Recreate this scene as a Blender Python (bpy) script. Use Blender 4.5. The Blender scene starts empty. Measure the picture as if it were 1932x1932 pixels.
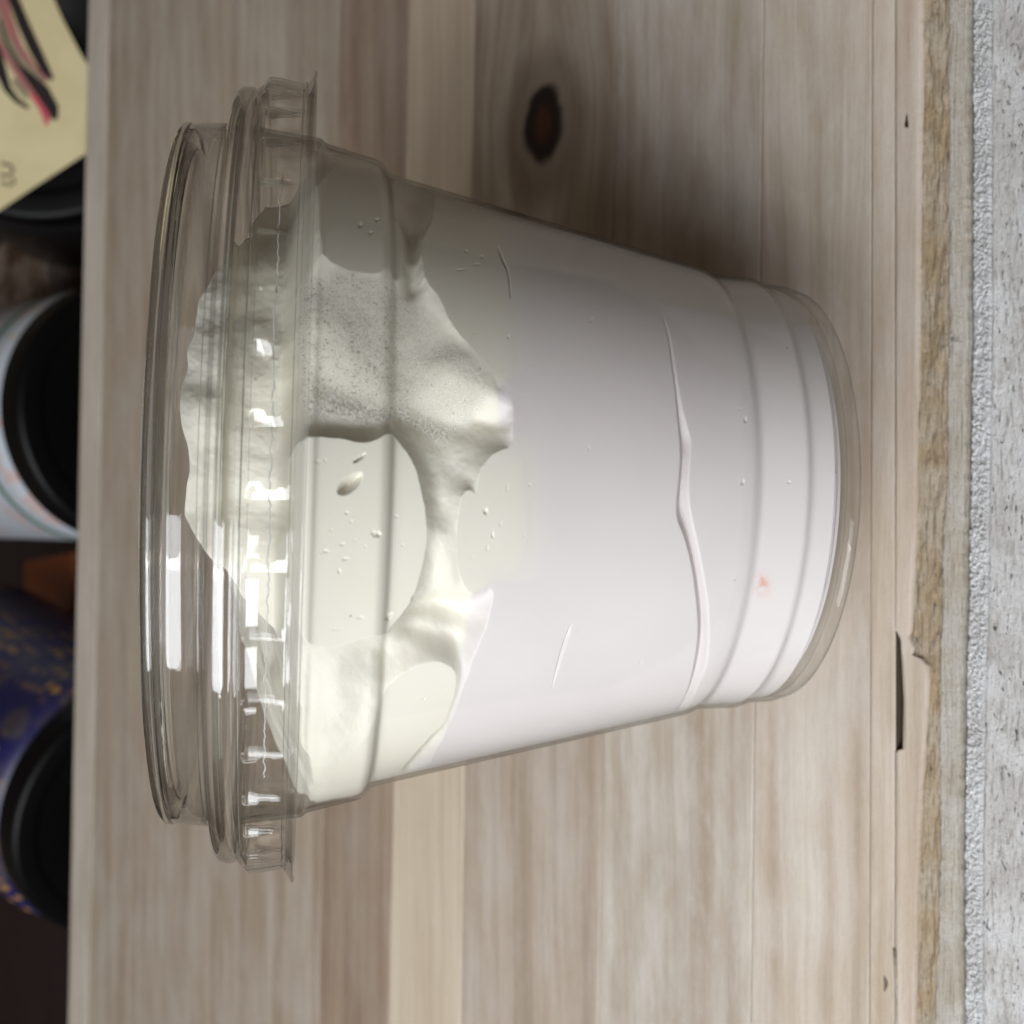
import bpy, math, random
import numpy as np
from mathutils import Vector, Matrix

random.seed(4)
rng = np.random.default_rng(7)
MM = 0.001
sc = bpy.context.scene
COL = sc.collection

# ------------------------------------------------------------------ camera
FPX, PIC = 2450.0, 1932.0            # focal length and picture width in the same units
PITCH = math.radians(42.0)           # the phone looks down at the tabletop
TILT = math.radians(9.25)            # view direction against the cup's cross-section
ROLL = math.radians(1.67)
DIST = 180.0                         # mm from the lens to the cup's axis
F = np.array([0.0, math.cos(PITCH), -math.sin(PITCH)])
U = np.array([0.0, math.sin(PITCH), math.cos(PITCH)])
R = np.array([1.0, 0.0, 0.0])
Ur = math.cos(ROLL) * U + math.sin(ROLL) * R
S = math.cos(ROLL) * R - math.sin(ROLL) * U
AX = -math.sin(TILT) * F + math.cos(TILT) * Ur      # cup axis, towards the lid
W = math.cos(TILT) * F + math.sin(TILT) * Ur        # away from the lens
REL = DIST * W + 3.65 * R                           # cup origin relative to the lens


def ring_rel(r, a, phi):
    return REL + a * AX + r * (-math.cos(phi) * W + math.sin(phi) * S)


low = min(ring_rel(28.9, -68.4, math.radians(d))[2] for d in range(-180, 180))
lowp = min((ring_rel(28.9, -68.4, math.radians(d)) for d in range(-180, 180)), key=lambda p: p[2])
CAM = np.array([0.0, -lowp[1], -low + 0.05])        # the cup's foot touches the board
ORG = CAM + REL


def cp(r, a, phi):
    """cup coordinates (mm, mm, radians; phi = 0 faces the lens, + to the right) -> world mm"""
    r, a, phi = np.broadcast_arrays(np.asarray(r, float), np.asarray(a, float), np.asarray(phi, float))
    return (ORG + a[..., None] * AX + r[..., None] * (-np.cos(phi)[..., None] * W + np.sin(phi)[..., None] * S))


def to_px(P):
    v = np.asarray(P) - CAM
    z = v @ F
    return PIC / 2 - FPX * (v @ U) / z, PIC / 2 - FPX * (v @ R) / z


def ray(x, y):
    return F + (-(x - PIC / 2) / FPX) * U + (-(y - PIC / 2) / FPX) * R


def on_z(x, y, z=0.0):
    d = ray(x, y)
    return CAM + d * ((z - CAM[2]) / d[2])


cam_d = bpy.data.cameras.new('camera')
cam = bpy.data.objects.new('camera', cam_d)
COL.objects.link(cam)
cam_d.sensor_width = 36
cam_d.lens = FPX / PIC * 36
cam_d.clip_start, cam_d.clip_end = 0.005, 20
M = Matrix.Identity(4)
for k, v in enumerate((-U, R, -F)):
    for i in range(3):
        M[i][k] = v[i]
for i in range(3):
    M[i][3] = CAM[i] * MM
cam.matrix_world = M
cam_d.dof.use_dof = True
cam_d.dof.focus_distance = 0.148
cam_d.dof.aperture_fstop = 34.0
sc.camera = cam

# ------------------------------------------------------------------ light
world = bpy.data.worlds.new('World')
sc.world = world
world.use_nodes = True
bg = world.node_tree.nodes['Background']
bg.inputs[0].default_value = (0.62, 0.50, 0.38, 1)
bg.inputs[1].default_value = 0.115


def area(name, az, el, dist, w, h, power, color):
    """area light seen from the cup at azimuth az (to the left of the lens) and elevation el"""
    a, e = math.radians(az), math.radians(el)
    d = math.cos(e) * (-math.cos(a) * W - math.sin(a) * S) + math.sin(e) * AX
    ld = bpy.data.lights.new(name, 'AREA')
    ld.shape = 'RECTANGLE'
    ld.size, ld.size_y = w, h
    ld.energy, ld.color = power, color
    o = bpy.data.objects.new(name, ld)
    COL.objects.link(o)
    o.location = Vector((ORG + d * dist * 1000) * MM)
    z = Vector(d)
    y = Vector(AX)
    x = y.cross(z).normalized()
    y = z.cross(x)
    o.matrix_world = Matrix((( x[0], y[0], z[0], o.location[0]), (x[1], y[1], z[1], o.location[1]),
                             (x[2], y[2], z[2], o.location[2]), (0, 0, 0, 1)))
    return o


area('window_light', 43, 13, 0.60, 0.37, 0.42, 4.6, (0.92, 0.96, 1.0))
area('soft_fill_light', 58, 52, 1.0, 0.9, 0.7, 1.2, (1.0, 0.97, 0.93))  # large soft lamp added to brighten the board
area('window_light_small', 21, 13, 0.60, 0.15, 0.42, 1.1, (0.92, 0.95, 1.0))

area('warm_frame_edge_light', 26.6, 13, 0.60, 0.012, 0.42, 0.10, (1.0, 0.62, 0.22))  # thin lamp added for an orange edge on the window's reflection

sc.view_settings.view_transform = 'Standard'
sc.view_settings.look = 'None'
sc.view_settings.exposure = 0.0
sc.view_settings.gamma = 1.0
sc.cycles.use_denoising = True
sc.cycles.max_bounces = 24
sc.cycles.transmission_bounces = 20
sc.cycles.transparent_max_bounces = 40
sc.cycles.glossy_bounces = 6
sc.cycles.diffuse_bounces = 4
sc.cycles.caustics_reflective = False
sc.cycles.sample_clamp_indirect = 60.0


# ------------------------------------------------------------------ helpers
def vnoise(x, y, seed=0):
    x, y = np.asarray(x, float), np.asarray(y, float)
    xi, yi = np.floor(x).astype(int), np.floor(y).astype(int)
    xf, yf = x - xi, y - yi
    u, v = xf * xf * (3 - 2 * xf), yf * yf * (3 - 2 * yf)

    def h(i, j):
        n = (i * 374761393 + j * 668265263 + seed * 974711) & 0x7fffffff
        n = ((n ^ (n >> 13)) * 1274126177) & 0x7fffffff
        n = n ^ (n >> 16)
        return (n & 0xffff) / 32767.5 - 1.0
    return ((h(xi, yi) * (1 - u) + h(xi + 1, yi) * u) * (1 - v) + (h(xi, yi + 1) * (1 - u) + h(xi + 1, yi + 1) * u) * v)


def fbm(x, y, seed=0, octv=4):
    t, amp = 0.0, 1.0
    for k in range(octv):
        t = t + amp * vnoise(x * 2 ** k, y * 2 ** k, seed + k * 17)
        amp *= 0.5
    return t / 1.9


def smooth(t):
    t = np.clip(t, 0, 1)
    return t * t * (3 - 2 * t)


def tag(o, label=None, cat=None, group=None, kind=None):
    if label: o['label'] = label
    if cat: o['category'] = cat
    if group: o['group'] = group
    if kind: o['kind'] = kind
    return o


def empty(name, loc=(0, 0, 0)):
    o = bpy.data.objects.new(name, None)
    o.empty_display_size = 0.01
    COL.objects.link(o)
    o.location = Vector(loc) * MM
    return o


def mesh_obj(name, verts, faces, mat, parent=None, shade=True):
    """verts in world mm"""
    me = bpy.data.meshes.new(name)
    off = np.array(parent.matrix_basis.translation) / MM if parent is not None else np.zeros(3)
    if parent is not None and parent.parent is not None:
        off = off + np.array(parent.parent.matrix_basis.translation) / MM
    v = (np.asarray(verts, float) - off) * MM
    if isinstance(faces, np.ndarray) and faces.ndim == 2:
        n, k = faces.shape
        me.vertices.add(len(v)); me.vertices.foreach_set('co', v.astype(np.float32).ravel())
        me.loops.add(n * k); me.loops.foreach_set('vertex_index', faces.astype(np.int32).ravel())
        me.polygons.add(n)
        me.polygons.foreach_set('loop_start', np.arange(0, n * k, k, dtype=np.int32))
        me.update(calc_edges=True)
    else:
        me.from_pydata([tuple(p) for p in v], [], [tuple(int(i) for i in f) for f in faces])
        me.update()
    if shade:
        me.polygons.foreach_set('use_smooth', np.ones(len(me.polygons), bool))
    me.materials.append(mat)
    o = bpy.data.objects.new(name, me)
    COL.objects.link(o)
    if parent is not None:
        o.parent = parent
    return o


def grid_faces(n, m, wrap_u=False, flip=False):
    """n rows x m columns; wrap_u closes the columns"""
    i, j = np.meshgrid(np.arange(n - 1), np.arange(m if wrap_u else m - 1), indexing='ij')
    j2 = (j + 1) % m
    f = np.stack([i * m + j, i * m + j2, (i + 1) * m + j2, (i + 1) * m + j], -1).reshape(-1, 4)
    return f[:, ::-1].copy() if flip else f


def lathe(name, prof, mat, parent, seg=256, mod=None, closed=True, base=cp):
    """closed profile of (r, a) revolved about the cup's axis"""
    pr = np.array(prof, float)
    if closed:
        pr = np.vstack([pr, pr[:1]])
    phi = np.linspace(-math.pi, math.pi, seg, endpoint=False)
    r = np.repeat(pr[:, 0:1], seg, 1)
    a = np.repeat(pr[:, 1:2], seg, 1)
    ph = np.repeat(phi[None, :], len(pr), 0)
    if mod is not None:
        r, a = mod(r, a, ph)
    V = base(r, a, ph).reshape(-1, 3)
    n = len(pr)
    if closed:
        V = V[:(n - 1) * seg]
        f = grid_faces(n, seg, True)
        f = np.where(f >= (n - 1) * seg, f - (n - 1) * seg, f)
    else:
        f = grid_faces(n, seg, True)
    return mesh_obj(name, V, f, mat, parent)


def rounded(pts, rad, n=4):
    """round the corners of an open polyline profile"""
    P = [np.array(p, float) for p in pts]
    out = [P[0]]
    for i in range(1, len(P) - 1):
        a, b, c = P[i - 1], P[i], P[i + 1]
        la, lc = np.linalg.norm(a - b), np.linalg.norm(c - b)
        q = min(rad, la * 0.45, lc * 0.45)
        p0, p2 = b + (a - b) / la * q, b + (c - b) / lc * q
        for k in range(n + 1):
            t = k / n
            out.append((1 - t) ** 2 * p0 + 2 * t * (1 - t) * b + t * t * p2)
    out.append(P[-1])
    return out


def shell(pts, th, rad=0.4, n=3):
    """thin closed section from an open centre line"""
    c = np.array(rounded(pts, rad, n))
    t = np.gradient(c, axis=0)
    t /= np.linalg.norm(t, axis=1)[:, None] + 1e-9
    nrm = np.stack([t[:, 1], -t[:, 0]], 1)
    a = c + nrm * th / 2
    b = c - nrm * th / 2
    a[:, 0] = np.maximum(a[:, 0], 0.01); b[:, 0] = np.maximum(b[:, 0], 0.01)
    return np.vstack([a, b[::-1]])


# ------------------------------------------------------------------ materials
class NT:
    def __init__(self, name):
        self.m = bpy.data.materials.new(name)
        self.m.use_nodes = True
        self.t = self.m.node_tree
        self.b = self.t.nodes['Principled BSDF']
        self.out = self.t.nodes['Material Output']

    def n(self, typ, **kw):
        nd = self.t.nodes.new(typ)
        for k, v in kw.items():
            setattr(nd, k, v)
        return nd

    def put(self, v, sock):
        if isinstance(v, bpy.types.NodeSocket):
            self.t.links.new(v, sock)
        else:
            if isinstance(v, (tuple, list)) and len(v) == 3 and sock.type == 'RGBA':
                v = (*v, 1)
            sock.default_value = v

    def math(self, op, a, b=0.0, c=None):
        nd = self.n('ShaderNodeMath', operation=op)
        self.put(a, nd.inputs[0]); self.put(b, nd.inputs[1])
        if c is not None: self.put(c, nd.inputs[2])
        return nd.outputs[0]

    def vmath(self, op, a, b=(0, 0, 0)):
        nd = self.n('ShaderNodeVectorMath', operation=op)
        self.put(a, nd.inputs[0]); self.put(b, nd.inputs[1])
        return nd.outputs[1] if op in ('LENGTH', 'DISTANCE') else nd.outputs[0]

    def obj(self):
        return self.n('ShaderNodeTexCoord').outputs['Object']

    def noise(self, vec, scale, detail=3.0, rough=0.55, dist=0.0):
        nd = self.n('ShaderNodeTexNoise')
        self.put(vec, nd.inputs['Vector'])
        nd.inputs['Scale'].default_value = scale
        nd.inputs['Detail'].default_value = detail
        nd.inputs['Roughness'].default_value = rough
        nd.inputs['Distortion'].default_value = dist
        return nd.outputs['Fac']

    def ramp(self, fac, lo, hi, a=0.0, b=1.0):
        nd = self.n('ShaderNodeMapRange')
        nd.interpolation_type = 'SMOOTHSTEP'
        self.put(fac, nd.inputs[0])
        for i, v in enumerate((lo, hi, a, b)):
            self.put(v, nd.inputs[i + 1])
        return nd.outputs[0]

    def mix(self, fac, a, b, blend='MIX'):
        nd = self.n('ShaderNodeMix', data_type='RGBA', blend_type=blend)
        self.put(fac, nd.inputs[0]); self.put(a, nd.inputs[6]); self.put(b, nd.inputs[7])
        return nd.outputs[2]

    def bump(self, h, strength, dist):
        nd = self.n('ShaderNodeBump')
        nd.inputs['Strength'].default_value = strength
        nd.inputs['Distance'].default_value = dist
        self.put(h, nd.inputs['Height'])
        self.t.links.new(nd.outputs[0], self.b.inputs['Normal'])
        return nd.outputs[0]

    def setp(self, **kw):
        for k, v in kw.items():
            self.put(v, self.b.inputs[k.replace('_', ' ')])


def plain(name, col, rough=0.5, spec=0.5, coat=0.0):
    m = NT(name)
    m.setp(Base_Color=col, Roughness=rough)
    m.b.inputs['Specular IOR Level'].default_value = spec
    m.b.inputs['Coat Weight'].default_value = coat
    return m.m


def wood(name, base, dark, white, seed, wash=0.5, streak=1.0, knot=None, grooves=1.0, rough=0.62):
    """whitewashed pine: grain along X, wash worn through in patches"""
    m = NT(name)
    p = m.vmath('SCALE', m.obj())
    p.node.inputs['Scale'].default_value = 1000.0
    p = m.vmath('ADD', p, (seed * 131.0, seed * 57.0, 0))
    sx = m.n('ShaderNodeSeparateXYZ'); m.put(p, sx.inputs[0])
    x, y, z = sx.outputs
    wob = m.noise(m.vmath('MULTIPLY', p, (0.012, 0.03, 0.03)), 1.0, 2)
    y2 = m.math('ADD', y, m.math('MULTIPLY', m.math('SUBTRACT', wob, 0.5), 6.0))
    km = None
    if knot:
        kx, ky, wx, wy = knot
        dx = m.math('DIVIDE', m.math('SUBTRACT', x, kx + seed * 131.0), wx)
        dy = m.math('DIVIDE', m.math('SUBTRACT', y, ky + seed * 57.0), wy)
        d = m.math('SQRT', m.math('ADD', m.math('MULTIPLY', dx, dx), m.math('MULTIPLY', dy, dy)))
        g = m.math('EXPONENT', m.math('MULTIPLY', m.math('MULTIPLY', d, d), -0.16))
        # grain lines bend round the knot
        y2 = m.math('SUBTRACT', y2, m.math('MULTIPLY', m.math('MULTIPLY', m.math('SUBTRACT', y, ky + seed * 57.0), g), 0.75))
        dn = m.math('ADD', d, m.math('MULTIPLY', m.math('SUBTRACT', m.noise(p, 0.16, 2), 0.5), 0.5))
        km = dn
    cv = m.n('ShaderNodeCombineXYZ')
    m.put(x, cv.inputs[0]); m.put(y2, cv.inputs[1]); m.put(z, cv.inputs[2])
    g = cv.outputs[0]
    broad = m.noise(m.vmath('MULTIPLY', g, (0.006, 0.22, 0.22)), 1.0, 3, 0.6)
    mid = m.noise(m.vmath('MULTIPLY', g, (0.02, 0.9, 0.9)), 1.0, 4, 0.65)
    fine = m.noise(m.vmath('MULTIPLY', g, (0.10, 5.0, 5.0)), 1.0, 3, 0.6)
    blot = m.noise(m.vmath('MULTIPLY', g, (0.030, 0.085, 0.085)), 1.0, 5, 0.65, 0.15)
    spot = m.noise(m.vmath('MULTIPLY', g, (0.14, 0.34, 0.34)), 1.0, 5, 0.7, 0.2)
    c = m.mix(m.ramp(broad, 0.28, 0.72), base, dark)
    c = m.mix(m.math('MULTIPLY', m.ramp(mid, 0.48, 0.80), 0.34 * streak), c, dark)
    wf = m.math('ADD', m.math('MULTIPLY', m.ramp(blot, 0.32, 0.74), wash), m.math('MULTIPLY', m.ramp(spot, 0.55, 0.8), wash * 0.55))
    wf = m.math('MULTIPLY', wf, 0.72)
    wf = m.math('MINIMUM', m.math('MULTIPLY', wf, m.ramp(mid, 0.75, 0.40, 0.45, 1.0)), 0.9)
    c = m.mix(wf, c, white)
    dark2 = tuple(v * 0.45 for v in dark)
    c = m.mix(m.math('MULTIPLY', m.ramp(fine, 0.56, 0.80), 0.45), c, dark2)
    pore = m.noise(m.vmath('MULTIPLY', g, (0.5, 9.0, 9.0)), 1.0, 2, 0.6)
    c = m.mix(m.math('MULTIPLY', m.ramp(pore, 0.60, 0.75), 0.30), c, dark2)
    c = m.mix(m.math('MULTIPLY', m.ramp(pore, 0.42, 0.28), 0.20), c, white)
    c = m.vmath('MULTIPLY', c, (1.46, 1.48, 1.47))
    if knot:
        c = m.mix(m.ramp(km, 2.5, 1.5, 0.0, 0.40), c, (0.10, 0.058, 0.030))
        c = m.mix(m.ramp(km, 1.55, 1.2, 0.0, 0.45), c, base)
        c = m.mix(m.ramp(km, 1.12, 0.80, 0.0, 0.96), c, (0.012, 0.0045, 0.003))
        c = m.mix(m.ramp(km, 0.62, 0.20, 0.0, 0.85), c, (0.085, 0.026, 0.012))
    m.setp(Base_Color=c, Roughness=rough)
    m.b.inputs['Specular IOR Level'].default_value = 0.35
    h = m.math('ADD', m.math('MULTIPLY', fine, 0.4), m.math('ADD', m.math('MULTIPLY', mid, 0.6), m.math('MULTIPLY', m.noise(p, 2.0, 3), 0.3)))
    m.bump(h, 0.5 * grooves, 0.0004)
    return m.m


def pet(name, refract, tint=(0.992, 0.993, 0.989), rough=0.0, ior=1.5, edge=(0.45, 0.46, 0.45), gloss=0.7, wob=0.25, power=5.0):
    m = NT(name)
    t = m.t
    if refract:
        g = m.n('ShaderNodeBsdfGlass')
        g.inputs['Color'].default_value = (*tint, 1)
        g.inputs['Roughness'].default_value = rough
        g.inputs['IOR'].default_value = ior
        p = m.vmath('MULTIPLY', m.obj(), (1000, 1000, 1000))
        bp = m.n('ShaderNodeBump')
        bp.inputs['Strength'].default_value = 0.06
        bp.inputs['Distance'].default_value = 0.0003
        m.put(m.noise(p, 0.35, 2), bp.inputs['Height'])
        t.links.new(bp.outputs[0], g.inputs['Normal'])
        t.links.new(g.outputs[0], m.out.inputs['Surface'])
        ab = m.n('ShaderNodeVolumeAbsorption')
    else:
        ge = m.n('ShaderNodeNewGeometry')
        cs = m.n('ShaderNodeVectorMath', operation='DOT_PRODUCT')
        t.links.new(ge.outputs['Normal'], cs.inputs[0]); t.links.new(ge.outputs['Incoming'], cs.inputs[1])
        om = m.math('SUBTRACT', 1.0, m.math('ABSOLUTE', cs.outputs['Value']))
        frs = m.math('MULTIPLY_ADD', m.math('POWER', om, 5.0), 0.62, 0.024)
        tr = m.n('ShaderNodeBsdfTransparent'); tr.inputs['Color'].default_value = (*tint, 1)
        m.put(m.mix(m.math('POWER', om, power), tint, edge), tr.inputs['Color'])
        gl = m.n('ShaderNodeBsdfGlossy'); gl.inputs['Roughness'].default_value = 0.04 + rough
        gl.inputs['Color'].default_value = (1, 1, 1, 1)
        p = m.vmath('MULTIPLY', m.obj(), (1000, 1000, 1000))
        bp = m.n('ShaderNodeBump')
        bp.inputs['Strength'].default_value = wob
        bp.inputs['Distance'].default_value = 0.0002
        m.put(m.noise(p, 0.25, 2), bp.inputs['Height'])
        t.links.new(bp.outputs[0], gl.inputs['Normal'])
        mx = m.n('ShaderNodeMixShader')
        m.put(m.math('MULTIPLY', frs, gloss), mx.inputs[0])
        t.links.new(tr.outputs[0], mx.inputs[1]); t.links.new(gl.outputs[0], mx.inputs[2])
        t.links.new(mx.outputs[0], m.out.inputs['Surface'])
    return m.m


GLASS = pet('thick_clear_plastic', True)
LID = pet('clear_lid_plastic', False, (0.998, 0.998, 0.995), edge=(0.22, 0.23, 0.23), gloss=1.5, wob=0.25, power=8.0)
FOOTM = pet('cup_foot_plastic', False, (0.97, 0.97, 0.965), edge=(0.40, 0.40, 0.40), gloss=0.9, power=6.0)
CUP = pet('clear_cup_plastic', False, (0.988, 0.988, 0.984))


def cream_mat():
    m = NT('cream')
    at = m.n('ShaderNodeAttribute'); at.attribute_name = 'pinkness'
    p = m.vmath('MULTIPLY', m.obj(), (1000, 1000, 1000))
    n1 = m.noise(p, 0.06, 3)
    white = m.mix(m.ramp(n1, 0.35, 0.65), (0.735, 0.705, 0.610), (0.745, 0.72, 0.645))
    pink = m.mix(m.ramp(m.noise(p, 0.05, 2), 0.35, 0.65), (0.685, 0.640, 0.638), (0.705, 0.662, 0.655))
    c = m.mix(at.outputs['Fac'], white, pink)
    st = m.n('ShaderNodeAttribute'); st.attribute_name = 'stain'
    c = m.mix(m.math('MULTIPLY', st.outputs['Fac'], m.ramp(m.noise(p, 0.9, 3), 0.3, 0.65)), c, (0.66, 0.40, 0.33))
    # tiny dark flecks
    vo = m.n('ShaderNodeTexVoronoi'); m.put(p, vo.inputs['Vector']); vo.inputs['Scale'].default_value = 0.22
    fl = m.ramp(vo.outputs['Distance'], 0.05, 0.035)
    wn = m.n('ShaderNodeSeparateColor'); m.put(vo.outputs['Color'], wn.inputs[0])
    fl = m.math('MULTIPLY', fl, m.ramp(wn.outputs[0], 0.55, 0.6))
    c = m.mix(m.math('MULTIPLY', fl, 0.45), c, (0.30, 0.25, 0.24))
    m.setp(Base_Color=c, Roughness=0.55)
    m.b.inputs['Subsurface Weight'].default_value = 0.12
    m.b.inputs['Subsurface Radius'].default_value = (1.0, 0.75, 0.5)
    m.b.inputs['Subsurface Scale'].default_value = 0.0025
    m.b.inputs['Specular IOR Level'].default_value = 0.3
    m.bump(m.noise(p, 1.2, 3), 0.03, 0.0003)
    return m.m


CREAM = cream_mat()

# ------------------------------------------------------------------ tabletop
TABLE = tag(empty('wooden_tabletop'), 'whitewashed pine tabletop of glued planks with a rough layered front edge', 'tabletop')
WX = 330.0                            # half length of the modelled board (mm)


def ylines(px0, px1, z=0.0):
    """line through picture heights 0 and 1932, given as y at x = -WX and x = +WX"""
    A, B = on_z(px0, 0, z), on_z(px1, PIC, z)
    k = (A[1] - B[1]) / (A[0] - B[0])
    return lambda X: B[1] + k * (X - B[0])


def plank(name, la, lb, mat, z0=-14.0, z1=0.0, gap=0.07, bev=0.25, round_far=0.0, parent=TABLE):
    """la = far line, lb = near line"""
    n = 60
    X = np.linspace(-WX, WX, n)
    if round_far:
        prof = [(0.0, z0), (0.0, -round_far)]
        for k in range(1, 7):
            t = math.radians(15 * k)
            prof.append((round_far * (1 - math.cos(t)), -round_far + round_far * math.sin(t)))
    else:
        prof = [(gap, z0), (gap, -bev), (gap + bev, z1)]
    far = [(0, *q) for q in prof]
    near = [(1, gap + bev, z1), (1, gap, z1 - bev), (1, gap, z0)]
    pr = far + near
    V = []
    for (s, o, z) in pr:
        Y = la(X) - o if s == 0 else lb(X) + o
        V.append(np.stack([X, Y, np.full(n, z)], 1))
    V = np.vstack(V)
    k = len(pr)
    f = grid_faces(k, n)
    fl = [tuple(q) for q in f]
    fl.append(tuple(i * n for i in range(k)))
    fl.append(tuple(i * n + n - 1 for i in range(k))[::-1])
    fl += [((k - 1) * n + j, (k - 1) * n + j + 1, j + 1, j) for j in range(n - 1)]
    o = mesh_obj(name, V, fl, mat, parent, shade=False)
    return o


BASE, DARK, WHITE = (0.30, 0.245, 0.195), (0.185, 0.135, 0.095), (0.46, 0.435, 0.42)
kn = on_z(1025, 235)
lines = [ylines(163, 124), ylines(206, 166), ylines(640, 600), ylines(772, 733), ylines(895, 868), ylines(1164, 1128), ylines(1440, 1415), ylines(1646, 1640)]
mats = [
    wood('plank_edge_highlight', (0.36, 0.315, 0.27), (0.28, 0.235, 0.19), (0.50, 0.46, 0.43), 9, 0.6, 0.5),  # narrow lighter strip: the rounded far edge's highlight put into colour
    wood('plank_wood_far', (0.27, 0.22, 0.17), (0.19, 0.145, 0.105), (0.38, 0.35, 0.33), 1, 0.55),  # far planks, this and the brown one, coloured darker for light falloff
    wood('plank_wood_brown', (0.24, 0.18, 0.13), (0.15, 0.10, 0.068), (0.36, 0.325, 0.30), 2, 0.40),
    wood('plank_wood_tan', (0.42, 0.35, 0.27), (0.33, 0.265, 0.195), (0.48, 0.42, 0.36), 3, 0.35, 0.6),
    wood('plank_wood_knotty', (0.31, 0.255, 0.205), (0.20, 0.15, 0.11), (0.46, 0.43, 0.41), 4, 0.5, 1.0, (kn[0], kn[1], 7.6, 5.6)),
    wood('plank_wood_grey', (0.33, 0.285, 0.235), (0.235, 0.185, 0.14), (0.52, 0.50, 0.49), 5, 0.7),
    wood('plank_wood_pale', (0.37, 0.315, 0.26), (0.26, 0.20, 0.15), (0.52, 0.50, 0.48), 6, 0.6),
]
for i in range(7):
    plank('plank', lines[i], lines[i + 1], mats[i], round_far=2.2 if i == 0 else 0.0)


def polyline(pts):
    """picture points down the frame -> y as a function of X on the board, by interpolation"""
    P = np.array([on_z(x, y) for x, y in pts])
    o = np.argsort(P[:, 0])
    P = P[o]
    return lambda X: np.interp(X, P[:, 0], P[:, 1], left=None, right=None)


def strip(name, fa, fb, za, zb, mat, nx=900, ny=16, rough=0.25, seed=0, fx=0.35, fy=1.2, skirt=5.0, kind=None, prof=None, parent=TABLE, X0=-110, X1=110):
    """a strip of worn wood between two wandering edges, heights za (far edge) to zb (near edge)"""
    X = np.linspace(X0, X1, nx)
    v = np.linspace(0, 1, ny)
    ya, yb = fa(X), fb(X)
    Y = ya[None] * (1 - v[:, None]) + yb[None] * v[:, None]
    XX = np.repeat(X[None], ny, 0)
    Z = za * (1 - v[:, None]) + zb * v[:, None] + rough * fbm(XX * fx, Y * fy, seed, 5)
    if prof is not None:
        Z = Z + prof(v[:, None], XX, Y)
    XX = np.vstack([XX[:1], XX, XX[-1:]]); Y = np.vstack([Y[:1], Y, Y[-1:]])
    Z = np.vstack([Z[:1] * 0 - skirt, Z, Z[-1:] * 0 - skirt])
    V = np.stack([XX, Y, Z], -1).reshape(-1, 3)
    return mesh_obj(name, V, grid_faces(ny + 2, nx, flip=True), mat, parent)


def jag(f, amp, fr, seed, off=0.0):
    return lambda X: f(X) + off + amp * fbm(X * fr, X * 0 + seed, seed, 4)


edge = polyline([(1742, -60), (1739, 0), (1736, 320), (1732, 640), (1729, 800), (1727, 1000), (1721, 1080), (1716, 1180), (1713, 1200), (1722, 1222), (1720, 1236), (1738, 1243),
                 (1749, 1256), (1750, 1290), (1741, 1450), (1732, 1617), (1727, 1800), (1723, 1932), (1722, 2000)])
slot_a = polyline([(1668, -60), (1668, 0), (1668, 1000), (1668, 1180), (1690, 1196), (1692, 1205), (1692, 1412), (1690, 1418), (1668, 1424), (1668, 2000)])
# the front plank ends in a veneer lip; a split runs between y = 1195 and 1415 in the photograph
slot_far = polyline([(1688, -60), (1688, 1185), (1689, 1200), (1689, 1414), (1688, 1418), (1687, 2000)])
slot_near = polyline([(1688.5, -60), (1688.5, 1185), (1699, 1206), (1705, 1320), (1703, 1414), (1688.5, 1416), (1687.5, 2000)])
w_front = wood('plank_wood_front', (0.37, 0.31, 0.25), (0.27, 0.205, 0.15), (0.52, 0.49, 0.46), 7, 0.55, 0.9)
w_lip = wood('plank_wood_lip', (0.36, 0.295, 0.235), (0.26, 0.195, 0.145), (0.50, 0.47, 0.45), 8, 0.45, 0.9)
tag(strip('plank', lines[7], slot_far, 0.0, 0.0, w_front, rough=0.02, seed=3, ny=12, skirt=6), None)
edge_j = jag(edge, 0.07, 1.7, 33)
tag(strip('veneer_lip', slot_near, edge_j, 0.0, -0.05, w_lip, rough=0.03, seed=4, ny=8, skirt=1.2), 'thin top veneer lip with a long narrow split behind it')


def fuzz(name, base, dark, light, sc_x, sc_y, speck=0.0, diag=0.0, bumpd=0.0006, seed=0):
    m = NT(name)
    p = m.vmath('MULTIPLY', m.obj(), (1000, 1000, 1000))
    p = m.vmath('ADD', p, (seed * 31.7, seed * 13.1, 0))
    mp = m.n('ShaderNodeMapping'); m.put(p, mp.inputs[0])
    mp.inputs['Rotation'].default_value = (0, 0, diag)
    q = m.vmath('MULTIPLY', mp.outputs[0], (sc_x, sc_y, sc_y))
    a = m.noise(q, 1.0, 5, 0.7)
    b = m.noise(p, 0.12, 3, 0.6, 0.3)
    s = m.noise(p, 1.6, 4, 0.7)
    c = m.mix(m.ramp(b, 0.35, 0.65), base, light)
    c = m.mix(m.ramp(a, 0.48, 0.70), c, dark)
    if speck:
        sp = m.noise(m.vmath('MULTIPLY', p, (0.9, 2.2, 2.2)), 1.0, 2, 0.5)
        c = m.mix(m.math('MULTIPLY', m.ramp(sp, 0.62, 0.72), speck), c, tuple(v * 0.3 for v in dark))
    c = m.mix(m.ramp(s, 0.55, 0.8, 0, 0.5), c, light)
    m.setp(Base_Color=c, Roughness=0.8)
    m.b.inputs['Specular IOR Level'].default_value = 0.2
    m.bump(m.math('ADD', a, m.math('MULTIPLY', s, 0.7)), 0.9, bumpd)
    return m.m


def ln(pts):
    return polyline([(pts[0][0], -60)] + pts + [(pts[-1][0], 2000)])


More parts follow.
